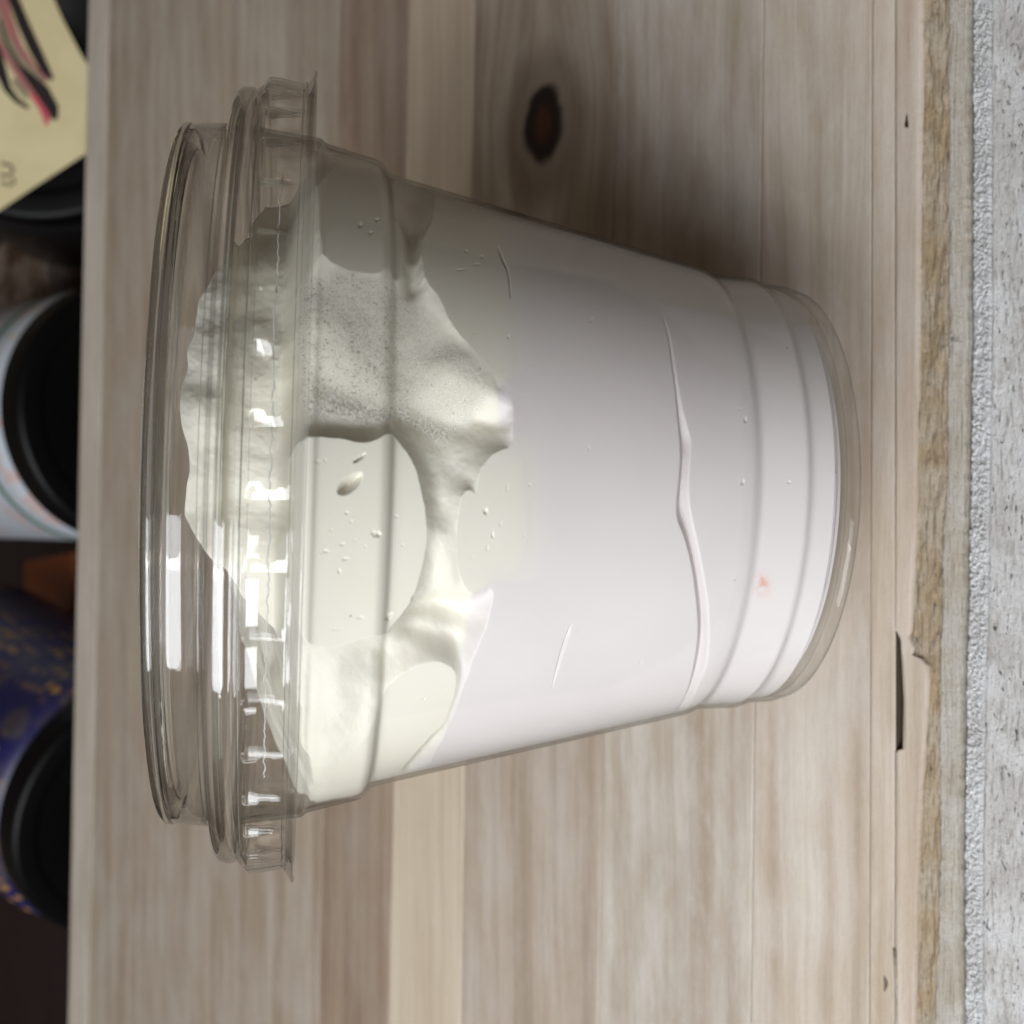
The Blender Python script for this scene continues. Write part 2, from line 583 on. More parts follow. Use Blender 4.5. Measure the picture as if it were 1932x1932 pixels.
ab = ln([(1786, 0), (1786, 640), (1782, 900), (1775, 1000), (1774, 1120), (1769, 1278), (1770, 1617), (1760, 1932)])
bc = ln([(1816, 0), (1815, 640), (1811, 900), (1806, 1200), (1803, 1278), (1800, 1617), (1801, 1932)])
cd = ln([(1861, 0), (1861, 640), (1857, 900), (1853, 1200), (1850, 1278), (1844, 1617), (1844, 1932)])



m_glue = fuzz('glue_layer_wood', (0.34, 0.26, 0.165), (0.19, 0.135, 0.085), (0.40, 0.345, 0.27), 0.16, 2.8, 0.45, bumpd=0.00025, seed=1)
m_ply = fuzz('pale_layer_wood', (0.52, 0.465, 0.38), (0.34, 0.285, 0.215), (0.60, 0.57, 0.52), 0.15, 4.0, 0.3, seed=2)
m_saw = fuzz('sawn_layer_wood', (0.78, 0.775, 0.77), (0.27, 0.25, 0.235), (0.90, 0.91, 0.92), 1.0, 6.0, 0.0, diag=0.9, bumpd=0.0005, seed=3)
m_face = fuzz('front_face_wood', (0.52, 0.50, 0.475), (0.30, 0.275, 0.25), (0.66, 0.655, 0.655), 0.35, 2.2, 0.95, bumpd=0.0005, seed=4)

A_ = strip('glue_layer', jag(edge, 0.07, 1.7, 33, 0.25), jag(ab, 0.20, 0.8, 11), -0.8, -1.1, m_glue, rough=0.6, seed=21, fx=0.3, fy=1.6, nx=1600, ny=26, skirt=4)
tag(A_, 'brown rough glue layer under the top veneer')
B_ = strip('pale_layer', jag(ab, 0.20, 0.8, 11, 0.0), jag(bc, 0.16, 0.9, 12), -0.75, -1.5, m_ply, rough=0.22, seed=22, fx=0.1, fy=3.0, skirt=6,
           prof=lambda v, X, Y: -0.4 * np.clip((v - 0.85) / 0.15, 0, 1) ** 2)
tag(B_, 'pale beige wood layer of the front edge')
C_ = strip('sawn_layer', jag(bc, 0.26, 1.4, 13, -0.28), jag(cd, 0.14, 1.3, 14, 0.02), -2.0, -0.75, m_saw, rough=0.28, seed=23, fx=2.6, fy=2.6, ny=36, nx=2600, skirt=7,
           prof=lambda v, X, Y: -0.9 * np.clip((0.18 - v) / 0.18, 0, 1) ** 1.5 + 0.28 * fbm(X * 1.4 + Y * 1.6, (Y - X) * 5.0, 77, 3))
tag(C_, 'whitish fuzzy sawn strip with torn wood fibres')
D_ = strip('front_face', jag(cd, 0.14, 1.3, 14, -0.05), lambda X: cd(X) - 55.0, -1.55, -2.2, m_face, rough=0.10, seed=24, fx=0.6, fy=1.2, ny=120, skirt=12)
tag(D_, 'grey speckled front board face with small dark cracks')

SPLIT_SHADE = plain('split_shade', (0.075, 0.055, 0.038), 0.95)  # dark sheet lining the split, its depth shade put into the colour
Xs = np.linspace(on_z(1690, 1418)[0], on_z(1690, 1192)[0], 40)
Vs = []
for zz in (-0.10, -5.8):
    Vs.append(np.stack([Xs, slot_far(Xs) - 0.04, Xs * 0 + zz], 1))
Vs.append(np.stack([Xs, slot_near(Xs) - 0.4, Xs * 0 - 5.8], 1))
mesh_obj('split', np.vstack(Vs), grid_faces(3, 40, flip=True), SPLIT_SHADE, TABLE, False)

# splinters standing off the torn edge
SPL = fuzz('splinter_wood', (0.45, 0.38, 0.30), (0.33, 0.26, 0.2), (0.6, 0.55, 0.48), 0.3, 5.0, seed=6)


def splinter(p0, p1, w, mat=SPL, h0=0.0, h1=0.0, parent=TABLE):
    A, B = on_z(*p0), on_z(*p1)
    A[2], B[2] = h0, h1
    d = B - A
    n = np.array([-d[1], d[0], 0]); n /= np.linalg.norm(n)
    V = []
    for t, k in ((0, 1.0), (0.35, 0.9), (0.7, 0.55), (1.0, 0.05)):
        c = A + d * t
        V += [c + n * w * k, c + np.array([0, 0, w * 0.9 * k]), c - n * w * k, c - np.array([0, 0, w * 0.6 * k])]
    f = []
    for s in range(3):
        for j in range(4):
            a, b = s * 4 + j, s * 4 + (j + 1) % 4
            f.append((a, b, b + 4, a + 4))
    f += [(3, 2, 1, 0), (12, 13, 14, 15)]
    return mesh_obj('splinter', V, f, mat, parent)


for s in [((1722, 1196), (1729, 1262), 0.28, -0.9, -0.2), ((1776, 1075), (1768, 1125), 0.12, -0.5, -0.1),
          ((1790, 640), (1822, 648), 0.10, -0.6, -0.4), ((1760, 1140), (1754, 1190), 0.12, -0.6, -0.3), ((1762, 1065), (1752, 1100), 0.1, -0.5, -0.2),
          ((1753, 1450), (1762, 1475), 0.09, -0.4, 0.2), ((1688, 1790), (1694, 1932), 0.3, 0.02, 0.02)]:
    splinter(s[0], s[1], s[2], h0=s[3], h1=s[4])


def chip(x, y, wx, wy, mat, parent=TABLE):
    """small dark pit: a shallow cup of torn wood pressed in the board"""
    c = on_z(x, y)
    V, n = [], 20
    for j in range(n):
        t = 2 * math.pi * j / n
        k = 1 + 0.25 * math.sin(3 * t + x)
        V.append(c + np.array([wx * k * math.cos(t), wy * k * math.sin(t), 0.06]))
    for j in range(n):
        V.append(c + np.array([0.5 * wx * math.cos(2 * math.pi * j / n), 0.5 * wy * math.sin(2 * math.pi * j / n), 0.035]))
    V.append(c + np.array([0, 0, 0.03]))
    f = [(j, (j + 1) % n, n + (j + 1) % n, n + j) for j in range(n)] + [(n + j, n + (j + 1) % n, 2 * n) for j in range(n)]
    return mesh_obj('pit', V, f, mat, parent)


PIT = plain('pit_wood', (0.028, 0.016, 0.009), 0.9)
chip(1711, 231, 0.95, 0.28, PIT)
PIT2 = plain('worn_patch_wood', (0.16, 0.12, 0.09), 0.9)
chip(1671, 1856, 1.1, 0.35, PIT2)

# ------------------------------------------------------------------ cup
CUPT = tag(empty('plastic_cup', cp(0, -68.4, 0)), 'clear plastic dessert cup filled with pink and white cream, tilted on the tabletop', 'cup')
outer = rounded([(48.9, 7.4), (48.2, 8.0), (46.2, 7.4), (45.75, 5.6), (45.05, -1.4), (44.5, -1.9), (42.9, -8.6), (42.3, -9.5), (41.3, -10.1),
                 (31.95, -52.3), (31.6, -53.6), (30.85, -54.7), (30.65, -60.9), (30.0, -61.9), (29.75, -66.0), (29.0, -68.3), (27.6, -68.4), (26.6, -66.9), (0.02, -65.6)], 0.5, 3)
inner = rounded([(0.02, -65.0), (26.3, -66.3), (28.8, -66.6), (29.3, -65.2), (29.55, -61.8), (30.2, -60.8), (30.4, -54.9), (31.1, -53.7), (31.5, -52.3),
                 (40.8, -9.9), (41.9, -9.2), (42.45, -8.5), (44.1, -1.7), (44.6, -1.2), (45.3, 5.8), (46.2, 7.95), (48.2, 8.5)], 0.4, 3)
ring = lathe('base_ring', rounded([(23.5, -66.4), (28.9, -66.75), (29.25, -67.6), (28.8, -68.25), (27.7, -68.3), (26.2, -66.9), (23.5, -66.6)], 0.3, 3), FOOTM, CUPT, 200)
tag(ring, 'thick clear foot of the cup, dark where it meets the board')
cup = lathe('cup_wall', outer + inner, CUP, CUPT, 320, closed=True)
INN = np.array(inner)[np.argsort(np.array(inner)[:, 1])]
rim = lathe('cup_rim', shell([(46.3, 7.7), (48.3, 8.2), (49.2, 7.6), (49.0, 6.7), (48.2, 6.6)], 0.35, 0.4), LID, CUPT, 320)


def r_in(a):
    return np.interp(a, INN[:, 1], INN[:, 0])


# ------------------------------------------------------------------ lid
LIDT = tag(empty('cup_lid', cp(0, 5, 0)), 'clear domed plastic lid with a ribbed skirt snapped on the cup', 'lid')
lathe('top_plate', shell([(0.05, 13.6), (41.6, 13.6), (42.55, 13.95)], 0.35, 0.45), LID, LIDT, 240)
lathe('top_edge', shell([(42.6, 14.0), (43.6, 15.6), (45.0, 15.9), (45.75, 15.2), (45.55, 14.5)], 0.32, 0.45), GLASS, LIDT, 360)
lathe('lid_wall', shell([(45.56, 14.4), (45.7, 12.5), (45.9, 10.3)], 0.35, 0.3), LID, LIDT, 360)
lathe('snap_bead', shell([(45.9, 10.2), (46.3, 9.6), (47.4, 9.2), (49.5, 9.1), (50.4, 8.5), (50.55, 7.2), (50.2, 6.6), (50.9, 5.75)], 0.3, 0.45), LID, LIDT, 360)


def ribs(r, a, ph):
    deg = np.degrees(ph)
    t = (deg - 4.0) / 8.0
    k = np.floor(t)
    u = (t - k) * 8.0                                # degrees past the last notch
    jitter = 0.25 * np.sin(k * 12.9898)
    wv = smooth((a + 0.2) / 1.2) * smooth((5.5 - a) / 0.9)
    depth = np.where(u < 2.3, np.clip(1 - u / 2.3, 0, 1), 0.0) * smooth(u / 0.25)
    depth = depth * np.clip((a - 0.3) / 4.9, 0, 1) * 1.7
    bulge = 0.10 * np.sin(np.pi * u / 8.0)
    return r + wv * (bulge - (0.85 + jitter * 0.4) * depth), a


skirt_line = [(50.9, 5.65), (51.75, 5.0), (51.65, 3.6), (51.4, 2.2), (51.25, 1.0), (51.5, 0.4), (52.1, 0.05), (53.1, -0.45)]
c = np.array(skirt_line)
dense = []
for i in range(len(c) - 1):
    for k in range(4):
        dense.append(tuple(c[i] + (c[i + 1] - c[i]) * k / 4))
dense.append(tuple(c[-1]))
skirt = lathe('lid_skirt', shell(dense, 0.34, 0.1, 1), LID, LIDT, 45 * 28, mod=ribs)
tag(skirt, 'ribbed clear skirt of the lid with a sharp flared edge')

# wandering mould seam on the skirt
sy = np.arange(500, 1420, 6.0)
phs = np.linspace(math.radians(38), math.radians(-40), 260)
V, rr = [], 0.06
for i, p in enumerate(phs):
    a = 2.9 + 0.12 * vnoise(i * 0.25, 3.0, 5) + 0.10 * vnoise(i * 0.9, 9.0, 6)
    w_ = rr * (0.8 + 0.7 * abs(vnoise(i * 0.5, 1.0, 8)))
    for k in range(4):
        t = k * math.pi / 2
        V.append(cp(51.0 + w_ * math.cos(t), a + w_ * math.sin(t), p))
f = [(i * 4 + j, i * 4 + (j + 1) % 4, (i + 1) * 4 + (j + 1) % 4, (i + 1) * 4 + j) for i in range(len(phs) - 1) for j in range(4)]
SEAM = plain('frosted_seam', (0.62, 0.63, 0.60), 0.35)
mesh_obj('mould_seam', V, f, SEAM, LIDT)

# ------------------------------------------------------------------ cream
# Outlines of where the cream presses flat on the wall, traced on the wall itself.
PRESSED = [
    [(570, 824), (620, 822), (660, 830), (690, 836), (715, 828), (735, 812), (752, 832), (770, 856), (786, 888), (792, 915), (803, 960), (807, 1010),
     (800, 1060), (788, 1105), (768, 1150), (742, 1180), (728, 1200), (690, 1206), (645, 1222), (600, 1226), (574, 1212), (560, 1180), (545, 1150), (530, 1120), (523, 1085),
     (527, 1040), (548, 1005), (556, 975), (552, 950), (538, 920), (540, 880), (548, 850)],
    [(1700, 300), (1360, 300), (820, 300), (820, 405), (800, 440), (795, 490), (805, 530), (832, 560), (850, 605), (878, 640), (915, 680), (945, 705), (966, 722), (969, 760), (969, 800), (966, 843),
     (945, 848), (925, 862), (906, 886), (903, 915), (899, 932), (890, 926), (879, 926), (869, 942), (862, 1000), (864, 1050), (872, 1100), (888, 1124), (905, 1120), (928, 1106), (931, 1130),
     (921, 1175), (898, 1230), (884, 1275), (866, 1330), (842, 1385), (822, 1420), (812, 1445), (790, 1462), (745, 1495), (700, 1522), (640, 1556), (640, 1700), (1700, 1700)],
    [(770, 1268), (800, 1254), (828, 1251), (850, 1260), (862, 1275), (860, 1300), (850, 1335), (836, 1372), (806, 1398), (776, 1432), (750, 1462), (738, 1490), (700, 1520), (640, 1545), (600, 1560), (585, 1550),
     (640, 1500), (632, 1480), (650, 1440), (690, 1400), (712, 1355), (724, 1310), (745, 1285)],
    [(600, 300), (735, 320), (738, 480), (725, 508), (700, 514), (665, 508), (640, 500), (622, 488), (606, 470)],
    [(738, 400), (756, 420), (764, 470), (760, 515), (746, 530), (738, 500)],
]
GAPS = [  # folds and air slots inside the pressed areas: polygon, depth mm, softness px
    ([(1243, 560), (1250, 585), (1262, 610), (1270, 640), (1278, 700), (1288, 760), (1298, 800), (1307, 830), (1304, 870), (1301, 930), (1307, 975), (1320, 1030), (1331, 1090), (1340, 1150), (1341, 1210),
      (1336, 1262), (1318, 1300), (1300, 1342), (1270, 1350), (1285, 1330), (1300, 1295), (1310, 1250), (1318, 1190), (1311, 1110), (1303, 1060), (1290, 1010), (1278, 985), (1275, 955), (1281, 900), (1284, 850), (1279, 800), (1274, 740), (1266, 680), (1258, 625)], 1.5, 17),
    ([(1081, 1173), (1078, 1190), (1062, 1240), (1042, 1306), (1040, 1306), (1052, 1250), (1066, 1205)], 0.8, 5),
    ([(940, 455), (950, 480), (962, 505), (967, 560), (962, 560), (958, 510), (944, 485), (936, 460)], 0.8, 5),
    ([(632, 930), (640, 908), (660, 894), (680, 888), (688, 896), (682, 915), (664, 932), (645, 938)], 1.5, 16),
    ([(663, 872), (680, 858), (692, 852), (688, 862), (672, 874)], 1.0, 5),
]
_r = random.Random(3)
TINY = [(_r.uniform(590, 790), _r.uniform(850, 1180), _r.uniform(1.2, 3.2), _r.uniform(1.2, 2.6)) for _ in range(34)] + [(_r.uniform(890, 1000), _r.uniform(900, 1060), _r.uniform(1.2, 2.6), _r.uniform(1.4, 4.5)) for _ in range(18)] \
    + [(_r.uniform(1000, 1560), _r.uniform(600, 1350), _r.uniform(1.2, 3.0), _r.uniform(1.4, 3.5)) for _ in range(16)]
for (x, y, a, b) in TINY + [(712, 1010, 8, 7), (706, 1006, 6, 5), (655, 968, 5, 4), (645, 1028, 8, 4), (612, 1042, 9, 4), (652, 1056, 11, 4), (670, 1020, 5, 3), (690, 1032, 5, 3), (640, 1080, 5, 6),
                     (733, 1165, 9, 9), (680, 1168, 8, 4), (635, 1190, 14, 3), (614, 868, 4, 4), (598, 870, 5, 4), (625, 1000, 4, 3), (748, 975, 5, 4), (760, 1030, 4, 3), (662, 985, 4, 4),
                     (917, 965, 6, 8), (945, 990, 3, 6), (958, 920, 3, 9), (930, 1010, 4, 9), (920, 1035, 3, 8), (1000, 915, 4, 3), (1116, 600, 4, 6), (1408, 790, 4, 9), (1398, 770, 3, 4),
                     (1490, 910, 4, 4), (1403, 910, 4, 8), (1112, 845, 3, 5), (1210, 1252, 3, 6), (870, 505, 12, 3), (900, 495, 9, 3), (880, 470, 5, 4), (910, 480, 5, 5), (960, 632, 4, 5), (800, 1322, 4, 4), (680, 420, 5, 8), (712, 410, 6, 5), (700, 435, 5, 5)]:
    GAPS.append(([(x + a * math.cos(t + 0.3) * (1 + 0.25 * math.sin(2 * t + x)), y + b * math.sin(t) * (1 + 0.25 * math.cos(3 * t + y))) for t in np.linspace(0, 2 * math.pi, 14, endpoint=False)], 0.06 + 0.045 * min(a, b), 6))


def chaikin(poly):
    out = []
    for i, p in enumerate(poly):
        q = poly[(i + 1) % len(poly)]
        out += [(p[0] * .75 + q[0] * .25, p[1] * .75 + q[1] * .25), (p[0] * .25 + q[0] * .75, p[1] * .25 + q[1] * .75)]
    return out


GAPS = [(chaikin(chaikin(g[0])) if i < 5 else g[0], g[1], g[2]) for i, g in enumerate(GAPS)]
PRESSED = [chaikin(g) for g in PRESSED]


def sdist(px, py, poly):
    """signed distance in picture units, negative inside"""
    P = np.array(poly, float)
    Q = np.roll(P, -1, 0)
    d = np.full(px.shape, 1e9)
    ins = np.zeros(px.shape, bool)
    for (x0, y0), (x1, y1) in zip(P, Q):
        ex, ey = x1 - x0, y1 - y0
        t = np.clip(((px - x0) * ex + (py - y0) * ey) / (ex * ex + ey * ey + 1e-9), 0, 1)
        d = np.minimum(d, np.hypot(px - x0 - t * ex, py - y0 - t * ey))
        c = (y0 > py) != (y1 > py)
        if ey != 0:
            ins ^= c & (px < ex * (py - y0) / ey + x0)
    return np.where(ins, -d, d)


def build_cream():
    ph_f = np.radians(np.linspace(-82, 82, 980))
    ph_b = np.radians(np.linspace(82, 278, 120))[1:-1]
    phi = np.concatenate([ph_f, ph_b])
    m = len(phi)
    dg = np.degrees((phi + math.pi) % (2 * math.pi) - math.pi)
    # height of the cream's upper edge at the wall, by angle
    top = np.interp(dg, [-180, -120, -85, -62, -50, -38, -24, -8, 10, 26, 40, 55, 70, 95, 140, 180],
                    [6, 3, -3.5, -2.5, -1.8, -1.0, 6.0, 12.0, 12.4, 11.5, 9.0, 7.5, 5.5, 3, 5, 6])
    top = top + 0.7 * vnoise(dg * 0.09, dg * 0, 31) + 0.3 * vnoise(dg * 0.3, dg * 0, 32)
    nv = 760
    v = np.linspace(0, 1, nv)[:, None]
    a0 = -66.2
    a = a0 + (top[None] - a0) * v
    ph = np.repeat(phi[None], nv, 0)
    rin = r_in(a) - 0.10
    px, py = to_px(cp(rin + 0.3, a, ph))
    sd = np.full(px.shape, 1e9)
    for poly in PRESSED:
        sd = np.minimum(sd, sdist(px, py, poly))
    # ragged little bites along the outline
    sd = sd + 2.2 * fbm(px * 0.07, py * 0.07, 41, 3)
    back = smooth((np.abs((ph + math.pi) % (2 * math.pi) - math.pi) - math.radians(66)) / math.radians(12))
    nb = fbm(ph * 4, a * 0.12, 51, 3) * 25 + (a + 12) * 2.0
    sd = sd * (1 - back) + nb * back
    o = np.clip(sd, 0, None)
    lump = 0.5 + 0.5 * fbm(px * 0.006 + 3, py * 0.007, 61, 3)
    lump2 = fbm(px * 0.02, py * 0.02, 62, 2)
    dep = (1.8 + 3.4 * lump) * (1 - np.exp(-o / (26 + 30 * lump))) + 0.25 * lump2 * smooth(o / 40)
    # long soft valleys seen in the photograph
    def valley(x0, y0, x1, y1, w, d):
        ex, ey = x1 - x0, y1 - y0
        t = np.clip(((px - x0) * ex + (py - y0) * ey) / (ex * ex + ey * ey), 0, 1)
        q = np.hypot(px - x0 - t * ex, py - y0 - t * ey)
        return d * np.exp(-(q / w) ** 2)
    val = valley(775, 1165, 880, 1185, 26, 2.2) + valley(770, 1210, 870, 1235, 12, 1.2) + valley(812, 870, 826, 960, 8, 0.8) + valley(700, 795, 620, 805, 14, 2.0) \
        + valley(905, 770, 950, 790, 16, 2.5) + valley(785, 760, 870, 790, 24, 1.8) + valley(770, 400, 780, 520, 16, 2.0) + valley(610, 700, 720, 760, 30, 1.6)
    val = val - valley(850, 690, 930, 735, 40, 3.4) - valley(840, 1010, 845, 1110, 20, 2.2) - valley(790, 1140, 740, 1240, 10, 0.5) - valley(640, 640, 640, 560, 60, 1.5) - valley(640, 1300, 600, 1460, 60, 2.4)
    dep = dep + 0.75 * val * smooth(o / 14)
    dep = np.where(o > 0, np.clip(dep, 0.0, None), 0.0)

    def box(q, k, axis):
        pad = [(0, 0), (0, 0)]; pad[axis] = (k + 1, k)
        c_ = np.cumsum(np.pad(q, pad, mode='edge'), axis)
        hi = np.take(c_, range(2 * k + 1, c_.shape[axis]), axis); lo = np.take(c_, range(0, c_.shape[axis] - 2 * k - 1), axis)
        return (hi - lo) / (2 * k + 1)
    bl = dep
    for _ in range(2):
        bl = box(box(bl, 7, 0), 6, 1)
    bl = bl + 0.10 * fbm(px * 0.05, py * 0.05, 63, 3) * smooth(o / 20)
    dep = np.where(o > 0, np.clip(bl, 0, None) * (1 - np.exp(-o / 5.0)), 0.0)
    for poly, dd, soft in GAPS:
        bx = [p[0] for p in poly]; by = [p[1] for p in poly]
        mask = (px > min(bx) - 2) & (px < max(bx) + 2) & (py > min(by) - 2) & (py < max(by) + 2) & (back < 0.5)
        if mask.any():
            s = sdist(px[mask], py[mask], poly)
            dep[mask] = np.maximum(dep[mask], dd * smooth(-s / soft) * (s < 0))
    # a cleft of air at the foot
    fl = smooth((a + 64.6) / -1.2)
    dep = dep + fl * 1.5
    lidz = smooth((a + 0.8) / 3.5)
    dep = dep + lidz * (7.0 + 1.1 * fbm(ph * 4, a * 0.2, 71, 2))
    r = rin - dep
    # boundary between layers
    ab_ = -23.2 + 0 * dg
    ring_a = -23.4
    notch = smooth((-dg - 6) / 24)
    lim = ring_a + notch * np.clip(14 - 0 * dg, 0, 14)
    w = smooth((lim[None] - a + 0.6) / 1.5)
    # the pink edge rises along the fold at the lit side
    sdp = sdist(px, py, [(975, 300), (972, 700), (940, 735), (948, 790), (972, 850), (992, 860), (1000, 1000), (985, 1080), (930, 1100), (893, 1125), (893, 1180), (876, 1240), (868, 1290), (856, 1345), (830, 1400),
                         (800, 1440), (745, 1490), (700, 1560), (690, 1700), (1700, 1700), (1700, 300)])
    soft = np.where((py > 820) & (py < 1100), 62.0, np.where(py <= 700, 48.0, 7.0))
    pk = smooth(0.5 - sdp / soft / 2)
    pk = np.where(back > 0.5, smooth((-22 - a) / 2 + 0.5), pk)
    P = cp(r, a, ph)
    # upper surface
    nc = 60
    sv = np.linspace(1, 0.0, nc)[1:, None]
    rt = r[-1][None] * sv
    X_ = rt * np.sin(phi)[None]; Y_ = rt * np.cos(phi)[None]
    at = top[None] * sv ** 2.2 + (1 - sv ** 2.2) * (11.0 + 2.4 * np.tanh(X_ / 12)) + smooth((1 - sv) * 6) * (1.5 * fbm(X_ * 0.10, Y_ * 0.10, 81, 4))
    at = np.minimum(at, 13.0)
    PT = cp(rt, at, np.repeat(phi[None], nc - 1, 0))
    allP = np.vstack([P.reshape(-1, 3), PT.reshape(-1, 3)])
    pinkv = np.concatenate([pk.reshape(-1), np.zeros(PT.shape[0] * m)])
    rows = nv + nc - 1
    f = grid_faces(rows, m, True)
    # foot disc
    ftest = pinkv[f].mean(1) > 0.5
    ce = cp(0, a0, 0)
    base_faces = None
    stn = np.exp(-((px - 1440) / 13) ** 2 - ((py - 1106) / 17) ** 2) * (back < 0.5)
    stn = stn + 0.6 * np.exp(-((px - 1438) / 6) ** 2 - ((py - 1098) / 6) ** 2) * (back < 0.5)
    stainv = np.concatenate([stn.reshape(-1), np.zeros(PT.shape[0] * m)])
    return allP, f, ftest, pinkv, m, ce, stainv


P, f, isp, pinkv, mcols, ce, stainv = build_cream()
CR = tag(empty('layered_cream', cp(0, -64, 0)), 'smooth pink cream under soft white whipped cream, pressed against the cup wall', 'dessert')


def sub_mesh(name, sel):
    ff = f[sel]
    used, inv = np.unique(ff.ravel(), return_inverse=True)
    o = mesh_obj(name, P[used], inv.reshape(ff.shape), CREAM, CR)
    at = o.data.attributes.new('pinkness', 'FLOAT', 'POINT')
    at.data.foreach_set('value', pinkv[used].astype(np.float32))
    at = o.data.attributes.new('stain', 'FLOAT', 'POINT')
    at.data.foreach_set('value', stainv[used].clip(0, 1).astype(np.float32))
    return o


tag(sub_mesh('pink_cream', isp), 'pale lilac pink cream filling the lower cup')
tag(sub_mesh('white_cream', ~isp), 'ivory white whipped cream with folds and air gaps under the lid')
# foot of the cream
V = [ce] + [P[j] for j in range(mcols)]
base = mesh_obj('cream_foot', np.array(V), [(0, 1 + (j + 1) % mcols, 1 + j) for j in range(mcols)], CREAM, CR)
at = base.data.attributes.new('pinkness', 'FLOAT', 'POINT'); at.data.foreach_set('value', np.ones(mcols + 1, np.float32))

# ------------------------------------------------------------------ condensation
FOG = [(570, 520), (640, 512), (735, 520), (760, 550), (800, 580), (860, 640), (905, 690), (930, 745), (905, 790), (870, 830), (820, 850), (790, 820), (745, 800), (720, 812), (660, 806), (600, 802), (578, 790), (560, 760), (556, 640)]
nph, na = 170, 120
phg = np.radians(np.linspace(-12, 45, nph)); ag = np.linspace(-24, 1.5, na)
A2, P2 = np.meshgrid(ag, phg, indexing='ij')
Q = cp(r_in(A2) - 0.05, A2, P2)
px, py = to_px(Q)
sdg = sdist(px, py, FOG) + 8 * fbm(px * 0.03, py * 0.03, 5, 3)
ff = grid_faces(na, nph)
keep = sdg.reshape(-1)[ff].max(1) < 6
mf = NT('fogged_film')
atn = mf.n('ShaderNodeAttribute'); atn.attribute_name = 'fog'
trn = mf.n('ShaderNodeBsdfTransparent'); dfn = mf.n('ShaderNodeBsdfDiffuse'); dfn.inputs[0].default_value = (0.92, 0.91, 0.87, 1)
pp = mf.vmath('MULTIPLY', mf.obj(), (1000, 1000, 1000))
mxn = mf.n('ShaderNodeMixShader')
mf.put(mf.math('MULTIPLY', atn.outputs['Fac'], mf.ramp(mf.noise(pp, 3.5, 3), 0.35, 0.7, 0.12, 0.50)), mxn.inputs[0])
mf.t.links.new(trn.outputs[0], mxn.inputs[1]); mf.t.links.new(dfn.outputs[0], mxn.inputs[2])
mf.t.links.new(mxn.outputs[0], mf.out.inputs['Surface'])
fog = mesh_obj('fog_film', Q.reshape(-1, 3), ff[keep], mf.m, CUPT)
ata = fog.data.attributes.new('fog', 'FLOAT', 'POINT')
ata.data.foreach_set('value', smooth(-sdg.reshape(-1) / 25 + 0.1).astype(np.float32))

N = 6500
dphi = np.radians(rng.uniform(-12, 45, N)); da = rng.uniform(-24, 1.5, N)
C0 = cp(r_in(da), da, dphi)
px, py = to_px(C0)
sdd = sdist(px, py, FOG)
dens = np.where(px < 740, 1.0, np.clip(1.0 - (px - 740) / 170, 0.15, 1)) * smooth(-sdd / 20)
ok = rng.uniform(0, 1, N) < dens
C0, dphi, pxk = C0[ok], dphi[ok], px[ok]
rad = rng.gamma(3.0, 0.026, len(C0)).clip(0.03, 0.2) * np.where(pxk < 740, 1.0, 0.55)
VV, FF = [], []
nin = (np.cos(dphi)[:, None] * W - np.sin(dphi)[:, None] * S)       # inward normal
tan = (np.sin(dphi)[:, None] * W + np.cos(dphi)[:, None] * S)
for i in range(len(C0)):
    b = len(VV)
    r_ = rad[i]
    for k in range(6):
        t = k * math.pi / 3
        VV.append(C0[i] + r_ * (math.cos(t) * tan[i] + math.sin(t) * AX))
    VV.append(C0[i] + 0.55 * r_ * nin[i])
    VV.append(C0[i] - 0.05 * nin[i])
    for k in range(6):
        FF.append((b + k, b + (k + 1) % 6, b + 6))
        FF.append((b + (k + 1) % 6, b + k, b + 7))
class mw: m = pet('water_droplets', False, (0.97, 0.97, 0.96), edge=(0.55, 0.54, 0.50), gloss=1.0, wob=0.0, rough=0.05)
dr = mesh_obj('condensation_droplets', np.array(VV), np.array(FF), mw.m, CUPT)
tag(dr, 'fine water droplets fogging the upper cup wall', kind='stuff')

# ------------------------------------------------------------------ jars behind the board
SHZ = -165.0
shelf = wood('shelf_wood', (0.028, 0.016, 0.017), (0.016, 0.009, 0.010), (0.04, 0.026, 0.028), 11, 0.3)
Y0 = lines[0](0)
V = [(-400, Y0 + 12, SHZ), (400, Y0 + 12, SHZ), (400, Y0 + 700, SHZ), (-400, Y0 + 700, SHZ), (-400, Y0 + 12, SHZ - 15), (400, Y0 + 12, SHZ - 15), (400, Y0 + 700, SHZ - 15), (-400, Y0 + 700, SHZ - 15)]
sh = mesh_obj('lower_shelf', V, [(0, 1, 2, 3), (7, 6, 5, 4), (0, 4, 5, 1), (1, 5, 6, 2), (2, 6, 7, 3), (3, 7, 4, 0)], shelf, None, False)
tag(sh, 'dark brown shelf below and behind the tabletop', 'shelf')

BLACK = plain('black_plastic', (0.0020, 0.0020, 0.0023), 0.42, 0.2)


